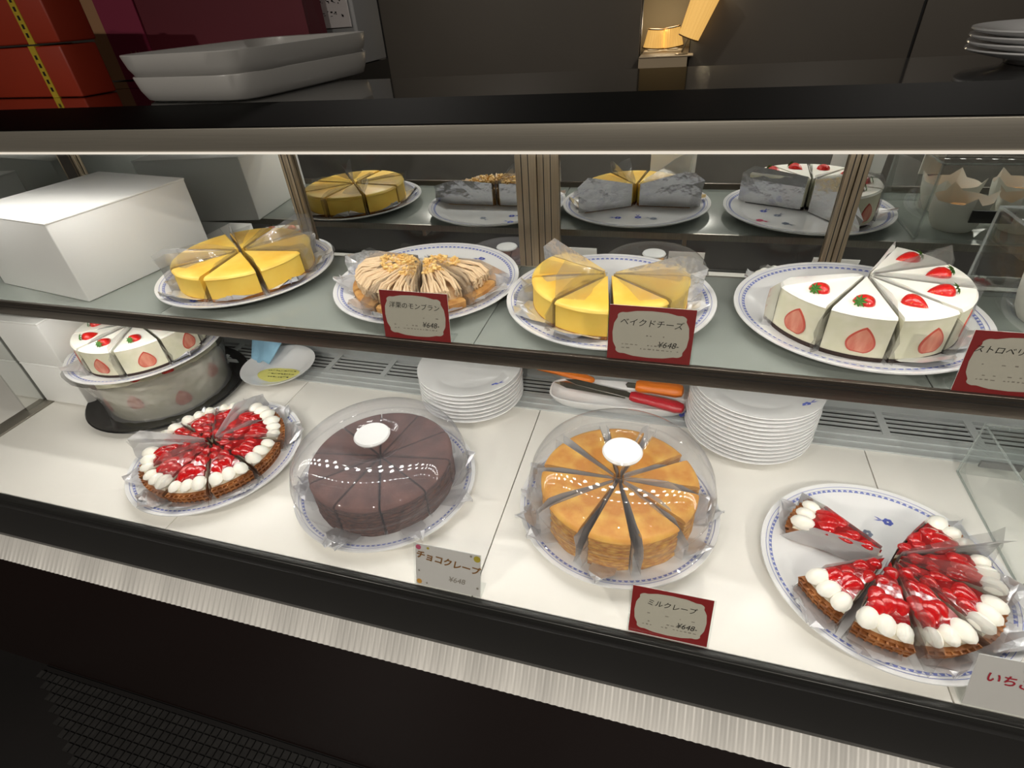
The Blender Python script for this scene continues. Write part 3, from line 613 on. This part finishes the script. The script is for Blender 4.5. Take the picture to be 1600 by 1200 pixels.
# ------------------------------------------------------------------ price cards
def wavy(wd, ht, n=72):
    out = []
    for i in range(n):
        t = 2*math.pi*i/n; c, s = math.cos(t), math.sin(t); e = 0.36
        x = wd/2*math.copysign(abs(c)**e, c); y = ht/2*math.copysign(abs(s)**e, s)
        m = 1.0
        for k in range(4):
            d = (t-k*math.pi/2+math.pi) % (2*math.pi)-math.pi; m += 0.05*math.exp(-(d/0.10)**2)-0.05*math.exp(-((abs(d)-0.36)/0.16)**2)
        out.append((x*(m if abs(c) > abs(s) else 1), y*(m if abs(s) >= abs(c) else 1)))
    return out
def card(x, y, z, tilt, wd, ht, label, style, title, tsize, price, rz=0):
    t = thing('price_card', label, 'price card', (x, y, z), rz, None, 0)
    T = Matrix.Rotation(-tilt, 4, 'X')
    def up(name, me, dy=0.0, dx=0, dz=0, rot=0, mat=None):
        me2 = me; o = ob(name, me2, t); o.matrix_local = T @ Matrix.Translation((dx, -dy, ht/2+dz)) @ Matrix.Rotation(R_(90), 4, 'X') @ Matrix.Rotation(rot, 4, 'Z'); return o
    up('card_back', G().box(-wd/2, wd/2, -ht/2, ht/2, -0.0008, 0).me('card_back', 'card_white'))
    up('clear_holder', G().box(-wd/2-0.002, wd/2+0.002, -ht/2-0.0, ht/2+0.002, 0.0018, 0.0026).me('clear_holder', 'acrylic'))
    ob('holder_foot', G().box(-wd/2-0.002, wd/2+0.002, 0.0, 0.022, 0.0003, 0.0013).me('holder_foot', 'acrylic'), t)
    if style == 'red':
        up('red_border', G().box(-wd/2, wd/2, -ht/2, ht/2, 0, 0.0004).me('red_border', 'card_red'))
        pts = wavy(wd*0.86, ht*0.82); up('cream_field', mesh('cream_field', [(a, b, 0.0007) for a, b in pts], [tuple(range(len(pts)))], 'card_beige'))
        g = G(); q = random.Random(title)
        for row, zz, dens in ((0, -0.02, 0.25), (1, -0.2, 0.5), (2, -0.27, 0.8)):
            xx = -wd*0.33
            while xx < wd*(0.1 if row == 1 else 0.35):
                L = q.uniform(0.0012, 0.004)
                if q.random() < dens: g.box(xx, xx+L, ht*zz-0.0006, ht*zz+q.uniform(0.0003, 0.0009), 0.0009, 0.00105)
                xx += L+0.0022
        up('small_print', g.me('small_print', 'ink_grey'))
        up('title', text_me(title, tsize, 'ink', 0.15), 0.0011, 0, ht*0.2, R_(-1))
        if price: up('price', text_me(price, 0.0105, 'ink', 0.25), 0.0011, wd*0.22, -ht*0.17)
    elif style == 'plain':
        up('lilac_field', G().box(-wd/2, wd/2, -ht/2, ht/2, 0, 0.0003).me('lilac_field', 'card_lilac'))
        up('title', text_me(title, tsize, 'ink_brown', 0.1, 0.0004), 0.0008, 0, ht*0.17, R_(-6))
        up('price', text_me(price, 0.012, 'ink_grey', 0.2), 0.0008, wd*0.14, -ht*0.22)
        disc = lambda r: [(r*math.cos(k*0.628), r*math.sin(k*0.628), 0) for k in range(10)]
        for cx, cz, r, m in ((-0.45, 0.42, 0.004, 'dot_pink'), (0.45, 0.4, 0.005, 'dot_yellow'), (-0.45, -0.42, 0.004, 'dot_orange'), (-0.44, 0.2, 0.0016, 'ink_grey'), (-0.3, 0.43, 0.002, 'dot_yellow'), (0.36, 0.44, 0.0018, 'ink_grey'), (-0.45, -0.15, 0.0014, 'ink_grey'), (-0.33, -0.43, 0.0014, 'ink_grey'), (0.46, -0.3, 0.0018, 'ink_grey')):
            up('corner_dot', mesh('corner_dot', disc(r), [tuple(range(10))], m), 0.0007, wd*cx, ht*cz)
    else:
        up('grey_field', G().box(-wd/2, wd/2, -ht/2, ht/2, 0, 0.0003).me('grey_field', 'card_lilac'))
        up('title', text_me(title, tsize, 'ink_red', 0.1, 0.0003), 0.0008, wd*0.02, ht*0.08, R_(-3))
        up('blue_line', G().box(-wd*0.2, wd*0.42, -0.002, 0.002, 0, 0.0002).me('blue_line', 'ink_blue'), 0.0006, 0.01, ht*0.36)
    return t
card(-0.3170, 0.1845, 0.2958, R_(8), 0.098, 0.068, 'red-bordered price card in front of the chestnut cream cake', 'red', '洋栗のモンブラン', 0.0092, '¥648-')
card(-0.0092, 0.1845, 0.2958, R_(8), 0.099, 0.070, 'red-bordered price card in front of the half-sold cheesecake', 'red', 'ベイクドチーズ', 0.0105, '¥648-')
card(0.360, 0.1845, 0.2958, R_(8), 0.099, 0.070, 'red-bordered price card in front of the strawberry mousse cake', 'red', 'ストロベリーショート', 0.0090, '')
card(-0.2455, 0.004, 0.0003, R_(19), 0.096, 0.067, 'pale handwritten price card in front of the chocolate crepe cake', 'plain', 'チョコクレープ', 0.0136, '¥648')
card(0.0520, 0.004, 0.0003, R_(19), 0.096, 0.069, 'red-bordered price card in front of the golden crepe cake', 'red', 'ミルクレープ', 0.0100, '¥648-')
card(0.424, 0.004, 0.0003, R_(19), 0.108, 0.069, 'grey price card with red lettering by the right-hand tart', 'grey', 'いちごタルト', 0.0150, '')

# ------------------------------------------------------------------ boxes in the case
def carton(loc, rz, sx, sy, sz, label, mat='box_white', name='cake_box', group=None):
    t = thing(name, label, 'box', loc, rz, group)
    bbox('box_body', -sx/2, sx/2, -sy/2, sy/2, 0, sz-0.0015, mat, t, 0.002)
    bbox('box_lid', -sx/2-0.001, sx/2+0.001, -sy/2-0.001, sy/2+0.001, sz-0.004, sz, mat, t, 0.0015)
    return t
carton((-1.0725, 0.372, ZS+0.0005), R_(-8.5), 0.262, 0.262, 0.14, 'big white cake box on the upper shelf')
carton((-1.236, 0.325, 0.0035), 0, 0.128, 0.17, 0.103, 'white carton at the bottom of the pair by the case end', group='white cartons at the case end')
carton((-1.238, 0.325, 0.1075), R_(1.0), 0.128, 0.17, 0.103, 'white carton on top of the pair by the case end', group='white cartons at the case end')

# ------------------------------------------------------------------ stacked strawberry cakes at left
CT = (-1.04, 0.335)
t = thing('serving_tray', 'round black tray under the wrapped strawberry cake', 'tray', CT+(0.0006,))
ob('tray_dish', clean(*lathe([(0, 0.0), (0.145, 0.0), (0.158, 0.006), (0.165, 0.012), (0.163, 0.014), (0.155, 0.009), (0.143, 0.005), (0, 0.005)], 56, False), 'tray_dish', 'black_tray'), t)
t = thing('whole_cake', 'whole strawberry cream cake in clear wrap on the black tray', 'cake', CT+(0.006,))
ob('mousse', clean(*lathe([(0, 0), (0.118, 0), (0.12, 0.004), (0.12, 0.074), (0.114, 0.078), (0, 0.078)], 56, False), 'mousse', 'cream_side'), t)
for i in range(9):
    a = R_(40*i-110); ob('strawberry_cut_face', CUT, t, (0.1195*math.cos(a), 0.1195*math.sin(a), 0.012+0.018*(i % 2)), (0, 0, a), (1, 1, 1))
for i in range(8):
    a = R_(45*i+12); ob('strawberry_half', HB, t, (0.088*math.cos(a), 0.088*math.sin(a), 0.078), (0, 0, a+2.6))
t = thing('plastic_wrap', 'crinkled clear plastic wrap around the lower strawberry cake', 'plastic wrap', CT+(0.006,))
pr = [(0.128, 0.002), (0.127, 0.03), (0.133, 0.06), (0.141, 0.092), (0.150, 0.107), (0.158, 0.113)]
V, F = lathe(pr, 60, False); q = random.Random(9)
V = [(x*(1+q.uniform(-.008, .008)), y*(1+q.uniform(-.008, .008)), z+q.uniform(-.002, .002)) for x, y, z in V]
ob('wrap_wall', clean(V, F, 'wrap_wall', 'wrap'), t)
plate(CT+(0.1055,), 'white plate resting on the wrapped cake at the left', ())
cake('straw', CT+(0.1055,), span(-105, 40, 9), R_(20)-GAP*0.7, 'strawberry mousse slice on the wrapped lower cake, pointing to %s o\'clock', 'strawberry mousse slices on the lower left stack', tall=0.010, ext=0.018, seed=21, corner=0.4, nvar=4, push=0.003)

# ------------------------------------------------------------------ dish with note, cloth, knife tray
t = thing('saucer', 'shallow white saucer with a yellow note in front of the vent', 'dish', (-0.818, 0.432, 0.0078))
ob('dish', clean(*lathe([(0, 0.003), (0.035, 0.0), (0.04, 0.001), (0.066, 0.011), (0.081, 0.0215), (0.0815, 0.023), (0.08, 0.0228), (0.062, 0.0125), (0.045, 0.0065), (0, 0.005)], 48, False), 'dish', 'porcelain'), t)
t = thing('yellow_note', 'oval yellow-green note with dark handwriting lying in the saucer', 'note', (-0.807, 0.412, 0.0150), 0.1)
q = random.Random(4)
g = G(); n = 28; g.add([(0.05*math.cos(2*math.pi*i/n), 0.027*math.sin(2*math.pi*i/n), 0.004*abs(math.cos(2*math.pi*i/n))) for i in range(n)]+[(0, 0, 0)], [(n, i, (i+1) % n) for i in range(n)])
ob('paper', mesh('paper', g.V, g.F, 'lime_paper'), t)
g = G()
for row in range(3):
    x = -0.032+0.006*row
    while x < 0.032:
        L = q.uniform(0.003, 0.007); yy = 0.012-row*0.012+q.uniform(-.001, .001)
        g.add([(x, yy, 0.0042), (x+L, yy+q.uniform(-.003, .003), 0.0044), (x+L, yy+0.0016, 0.0044), (x, yy+0.0014, 0.0042)], [(0, 1, 2, 3)]); x += L+0.0018
ob('handwriting', mesh('handwriting', g.V, g.F, 'ink'), t)
t = thing('blue_cloth', 'pale blue folded cloth hanging over the back of the saucer', 'cloth', (-0.875, 0.475, 0.0075))
V = []; F = []; nu, nv = 9, 7
for i in range(nu):
    for j in range(nv):
        u, v = i/(nu-1)-0.5, j/(nv-1); wdt = 0.105*(0.42+0.58*v)
        V.append((u*wdt, -0.035+0.07*v, 0.018+0.055*v+0.004*math.sin(u*9+v*3)))
for i in range(nu-1):
    for j in range(nv-1): F.append((i*nv+j, (i+1)*nv+j, (i+1)*nv+j+1, i*nv+j+1))
o = ob('cloth', mesh('cloth', V, F, 'blue_cloth', True), t); md = o.modifiers.new('thick', 'SOLIDIFY'); md.thickness = 0.003

t = thing('knife_tray', 'white oblong dish with blue decoration holding the knives', 'tray', (-0.06, 0.462, 0.0075), R_(2))
V = []; F = []; n = 40; loops = [(0.118, 0.030, 0.0), (0.13, 0.038, 0.012), (0.136, 0.043, 0.024), (0.133, 0.040, 0.0245), (0.126, 0.034, 0.012), (0.114, 0.026, 0.004)]
for a, b, z in loops:
    for i in range(n):
        th = 2*math.pi*i/n; c, s = math.cos(th), math.sin(th)
        V.append((a*math.copysign(abs(c)**0.55, c), b*math.copysign(abs(s)**0.55, s), z))
for k in range(len(loops)-1):
    for i in range(n): F.append((k*n+i, k*n+(i+1) % n, (k+1)*n+(i+1) % n, (k+1)*n+i))
F.append(tuple(range(n))[::-1]); F.append(tuple((len(loops)-1)*n+i for i in range(n)))
ob('dish', clean(V, F, 'dish', 'porcelain'), t)
for x, z, s in ((0.128, 0.012, 1.3), (0.130, 0.020, 1.0), (0.118, 0.010, 1.0)): ob('blue_decoration', MOT[0], t, (x, -0.026, z), (R_(75), 0, R_(40)), (s, s, s))
def knife(loc, rz, blade_l, handle_l, mat, label, hw=0.0105, pitch=0.0, bw=0.012):
    t = thing('knife', label, 'knife', loc, rz); t.rotation_euler = (0, pitch, rz)
    V = []; F = []; n = 10; rings = [(0, .75), (.08, 1), (.35, .92), (.6, 1.02), (.85, 1.1), (.97, .85), (1, .35)]
    for u, s in rings:
        for i in range(n):
            a = 2*math.pi*i/n; V.append((u*handle_l, hw*s*math.cos(a), hw*0.8*s*math.sin(a)))
    for k in range(len(rings)-1):
        for i in range(n): F.append((k*n+i, k*n+(i+1) % n, (k+1)*n+(i+1) % n, (k+1)*n+i))
    F.append(tuple(range(n))[::-1]); F.append(tuple((len(rings)-1)*n+i for i in range(n)))
    ob('handle', clean(V, F, 'handle', mat), t)
    ob('blade', G().add([(0.004, -bw/2, -.001), (0.004, bw/2, -.001), (-blade_l*0.85, bw/2, -.0006), (-blade_l, 0, -.0004), (-blade_l*0.8, -bw/2, -.0006), (0.004, -bw/2, .001), (0.004, bw/2, .001), (-blade_l*0.85, bw/2, .0006), (-blade_l, 0, .0004), (-blade_l*0.8, -bw/2, .0006)],
        [(4,3,2,1,0),(5,6,7,8,9),(0,1,6,5),(1,2,7,6),(2,3,8,7),(3,4,9,8),(4,0,5,9)]).me('blade', 'blade'), t)
knife((-0.038, 0.440, 0.0465), R_(-9), 0.13, 0.100, 'red_plastic', 'knife with a red handle lying in front in the oblong dish', 0.012, R_(3), 0.016)
knife((-0.030, 0.470, 0.0490), R_(-4), 0.02, 0.088, 'orange_plastic', 'tool with a fat orange handle and short steel neck in the oblong dish', 0.0145, R_(-2), 0.016)
knife((-0.235, 0.500, 0.0500), R_(-8), 0.08, 0.125, 'orange_plastic', 'knife with a long slim orange handle at the back of the dish', 0.0085, R_(4), 0.010)
knife((-0.05, 0.452, 0.0385), R_(-6), 0.14, 0.03, 'blade', 'all-steel cake server lying across the oblong dish', 0.006, R_(0), 0.022)

# ------------------------------------------------------------------ acrylic boxes at right
def acrylic_box(loc, rz, sx, sy, sz, label, th=0.004):
    t = thing('acrylic_box', label, 'acrylic box', loc, rz)
    for nm, a in (('side_panel', (-sx/2, -sx/2+th, -sy/2, sy/2, 0, sz)), ('side_panel', (sx/2-th, sx/2, -sy/2, sy/2, 0, sz)), ('back_panel', (-sx/2+th, sx/2-th, sy/2-th, sy/2, 0, sz)), ('front_panel', (-sx/2+th, sx/2-th, -sy/2, -sy/2+th, 0, sz)), ('top_panel', (-sx/2+th, sx/2-th, -sy/2+th, sy/2-th, sz-th, sz))):
        bbox(nm, *a, 'acrylic', t, 0.0006)
    g = G(); e = 0.0012
    for x_ in (-sx/2, sx/2):
        for z_ in (0.001, sz): g.box(x_-e, x_+e, -sy/2, sy/2, z_-e, z_+e)
        for y_ in (-sy/2, sy/2): g.box(x_-e, x_+e, y_-e, y_+e, 0, sz)
    for y_ in (-sy/2, sy/2): g.box(-sx/2, sx/2, y_-e, y_+e, sz-e, sz+e)
    ob('bright_edge', g.me('bright_edge', 'edge'), t); return t
t = acrylic_box((0.655, 0.285, 0.0006), 0, 0.33, 0.22, 0.10, 'clear acrylic pastry box on the case floor at the right')
bbox('hinge', -0.145, -0.09, 0.104, 0.108, 0.02, 0.032, 'stone_grey', t)
t2 = acrylic_box((0.61, 0.345, ZS+0.0006), 0, 0.40, 0.22, 0.125, 'clear acrylic pastry box at the right end of the shelf')
bbox('label_holder', -0.155, -0.12, -0.098, -0.094, 0.055, 0.095, 'paper_white', t2); bbox('latch', -0.13, -0.07, 0.104, 0.1075, 0.03, 0.05, 'dark_gap', t2)
def wrapped_pastry(loc, rz, label, group):
    t = thing('wrapped_pastry', label, 'pastry', loc, rz, group)
    V, F = lathe([(0, 0.0), (0.028, 0.002), (0.034, 0.014), (0.03, 0.028), (0.017, 0.038), (0, 0.041)], 14, False)
    q = random.Random(int(loc[0]*1000)); V = [(x+q.uniform(-.002, .002), y+q.uniform(-.002, .002), max(0, z+q.uniform(-.001, .001))) for x, y, z in V]
    ob('pastry', clean(V, F, 'pastry', 'pastry_gold'), t)
    V = []; F = []; n = 20
    for k, (r, z) in enumerate(((0.03, 0.0), (0.038, 0.014), (0.043, 0.034), (0.046, 0.052))):
        for i in range(n):
            a = 2*math.pi*i/n; rr = r*(1+(0.10 if i % 5 == 0 else -0.04)*k/3); V.append((rr*math.cos(a), rr*math.sin(a), z+(0.014 if (i % 5 == 0 and k == 3) else 0)))
    for k in range(3):
        for i in range(n): F.append((k*n+i, k*n+(i+1) % n, (k+1)*n+(i+1) % n, (k+1)*n+i))
    ob('paper_cup', mesh('paper_cup', V, F, 'paper_white', True), t)
for i, (x, y, lv) in enumerate(((0.485, 0.39, 1), (0.585, 0.39, 1), (0.69, 0.39, 1), (0.50, 0.29, 1), (0.61, 0.29, 1), (0.60, 0.30, 0), (0.70, 0.30, 0))):
    wrapped_pastry((x, y, (ZS if lv else 0)+0.001), i*0.7, 'paper-wrapped golden pastry, %s in the %s row of the %s acrylic box' % (['leftmost', 'middle', 'rightmost', 'leftmost', 'rightmost', 'leftmost', 'rightmost'][i], ['back', 'back', 'back', 'front', 'front', 'only', 'only'][i], 'shelf' if lv else 'lower'), 'wrapped pastries in acrylic boxes')

# ------------------------------------------------------------------ things on top of the case
def rect_dish(loc, rz, sx, sy, h, label, k=1.0):
    t = thing('rectangular_dish', label, 'dish', loc, rz, 'white rectangular dishes on the case top')
    V = []; F = []; n = 56; loops = [(0.435, 0.0), (0.452, 0.003), (0.468, h*0.45), (0.478, h*0.96), (0.476, h), (0.465, h*0.97), (0.454, h*0.5), (0.436, 0.007), (0.42, 0.005)]
    for s, z in loops:
        for i in range(n):
            th = 2*math.pi*i/n; c, s_ = math.cos(th), math.sin(th)
            V.append((sx*s*math.copysign(abs(c)**0.3, c)-(0.5-s)*0.0, sy*s*math.copysign(abs(s_)**0.3, s_), z))
    for q in range(len(loops)-1):
        for i in range(n): F.append((q*n+i, q*n+(i+1) % n, (q+1)*n+(i+1) % n, (q+1)*n+i))
    F.append(tuple(range(n))[::-1]); F.append(tuple((len(loops)-1)*n+i for i in range(n)))
    ob('dish', clean(V, F, 'dish', 'stoneware'), t)
rz = math.atan2(0.355, 0.04)-math.pi/2
cxd, cyd = (-0.8-0.61)/2+0.0, 0.39+0.155
rect_dish((-0.722, 0.545, ZT+0.0004), rz, 0.262, 0.37, 0.036, 'lower of two stacked white rectangular dishes on the case top')
rect_dish((-0.722, 0.545, ZT+0.0325), rz+0.02, 0.272, 0.38, 0.034, 'upper of two stacked white rectangular dishes on the case top')
cb('rear_counter', XL-0.9, -0.70, 0.60, 0.99, ZT-0.05, ZT-0.001, 'black_gloss')
# orange gift boxes with ribbon
for k, z in enumerate((ZT, ZT+0.086)):
    t = thing('gift_box', ['orange gift box with gold ribbon, lower of the pair on the case top', 'orange gift box with gold ribbon, upper of the pair on the case top'][k], 'gift box', (-1.245+0.006*k, 0.535, z+0.0005), R_(-6), 'orange gift boxes with ribbon')
    bbox('box_body', -0.17, 0.17, -0.035, 0.035, 0, 0.082, 'orange_box', t, 0.003)
    g = G().box(0.085, 0.103, -0.0362, 0.0362, -0.0002, 0.0832); ob('ribbon', g.me('ribbon', 'ribbon'), t)
    for i in range(5): bbox('ribbon_print', 0.091, 0.097, -0.0366, -0.0362, 0.01+0.013*i, 0.017+0.013*i, 'ink', t)
# red paper bag
t = thing('paper_bag', 'dark red paper shopping bag with a tan edge behind the white dishes', 'bag', (-1.0, 0.84, ZT+0.0008), 0)
g = G().add([(-0.256, -0.09, 0), (0.256, -0.09, 0), (0.256, -0.02, 0), (-0.256, -0.02, 0), (-0.256, -0.085, 0.36), (0.256, -0.085, 0.36), (0.256, -0.03, 0.36), (-0.256, -0.03, 0.36), (-0.256, -0.06, 0.18), (0.252, -0.06, 0.18)],
            [(3,2,1,0),(0,1,5,4),(2,3,7,6),(1,2,9),(1,9,5),(2,6,9),(5,9,6),(0,8,3),(0,4,8),(3,8,7),(4,7,8)])
ob('bag_body', g.me('bag_body', 'bag_red'), t)
bbox('pink_edge_panel', -0.256, -0.150, -0.0935, -0.0905, 0.0, 0.36, 'bag_red_side', t); bbox('tan_edge', -0.298, -0.2565, -0.093, -0.03, 0.0, 0.36, 'tan', t)
ob('lettering', text_me('LAI', 0.02, 'tan'), t, (-0.195, -0.0945, 0.048), (R_(90), 0, 0))
# grey carton with a handwritten paper
t = carton((-0.765, 0.925, ZT+0.0005), R_(2), 0.13, 0.12, 0.16, 'grey carton with a handwritten note beside the red bag', 'grey_box', 'note_carton')
bbox('note', -0.05, 0.055, -0.0655, -0.064, 0.07, 0.13, 'card_lilac', t)
q = random.Random(8); g = G()
for row in range(2):
    for k in range(6):
        x = -0.042+k*0.015; z = 0.108-row*0.02
        for m_ in range(3):
            a, b = q.uniform(0, .009), q.uniform(0, .011); g.box(x+a, x+a+q.uniform(.001, .005), -0.0662, -0.0658, z+b, z+b+q.uniform(.001, .004))
ob('handwriting', g.me('handwriting', 'ink'), t)
# stack of plates at the right on top
for i in range(4):
    t = thing('small_plate', 'white plate, %s of the stack at the right on the case top' % ['bottom', 'second from bottom', 'third from bottom', 'top'][i], 'plate', (0.425, 0.488, ZT+0.0006+i*0.0068), i*0.4, 'plates on the case top'); ob('dish', SP, t)

# ------------------------------------------------------------------ lamps in the lit niche
def pleated(r0, r1, h, n=44):
    V = []; F = []
    for i in range(n):
        a = 2*math.pi*i/n; k = 1 if i % 2 else 0.955
        V += [(r0*k*math.cos(a), r0*k*math.sin(a), 0), (r1*k*math.cos(a), r1*k*math.sin(a), h)]
    for i in range(n): F.append((2*i, 2*((i+1) % n), 2*((i+1) % n)+1, 2*i+1))
    return mesh('shade', V, F, 'shade_cloth')
m = pm('shade_cloth', sr(232, 200, 130), 0.8)
b = m.node_tree.nodes['Principled BSDF']; b.inputs['Emission Color'].default_value = (1.0, 0.55, 0.14, 1); b.inputs['Emission Strength'].default_value = 0.62
def lamp(loc, label, r0, r1, h, stem, tilt=0.0):
    t = thing('table_lamp', label, 'lamp', loc, 0, None)
    ob('base', clean(*lathe([(0, 0), (0.035, 0), (0.035, 0.005), (0.01, 0.010), (0, 0.010)], 24, False), 'base', 'alu_stile'), t)
    g = G(); tube(g, [(0, 0, 0.008), (math.sin(tilt)*(stem+h*0.5), 0, (stem+h*0.5)*math.cos(tilt))], 0.005, 8); ob('stem', g.me('stem', 'alu_stile'), t)
    top = (math.sin(tilt)*stem, 0, stem*math.cos(tilt))
    sh = ob('shade', pleated(r0, r1, h), t, top, (0, tilt, 0))
    for zz, rr in ((0.0, r0), (h, r1)):
        V, F = lathe([(rr*0.97, zz-0.003), (rr*1.02, zz-0.003), (rr*1.02, zz+0.003), (rr*0.97, zz+0.003)], 32, False); ob('shade_ring', clean(V, F, 'shade_ring', 'shade_trim'), sh)
        V, F = lathe([(0.0, zz), (rr*0.95, zz+0.0005)], 32, False); ob('diffuser', clean(V, F, 'diffuser', 'bulb'), sh)
    l = bpy.data.lights.new('lamp_light', 'POINT'); l.energy = 0.85; l.color = (1, 0.82, 0.55); l.shadow_soft_size = 0.03
    lo = bpy.data.objects.new('lamp_light', l); COL.objects.link(lo); lo.parent = t; lo.location = (top[0]+math.sin(tilt)*h*1.25, 0, top[2]+h*1.25)
pm('shade_trim', sr(120, 92, 48), 0.6)
YL = YW+0.25
lamp((-0.222, YL, 0.3335), 'short lamp with pleated yellow shade, left in the lit niche', 0.064, 0.047, 0.098, 0.014, R_(4))
lamp((-0.105, YL+0.02, 0.3335), 'short lamp with pleated yellow shade, second in the lit niche', 0.064, 0.047, 0.103, 0.014, R_(-7))
lamp((-0.045, YW-0.05, 0.3335), 'taller lamp with tilted pleated shade at the right of the lit niche', 0.058, 0.078, 0.24, 0.085, R_(20))
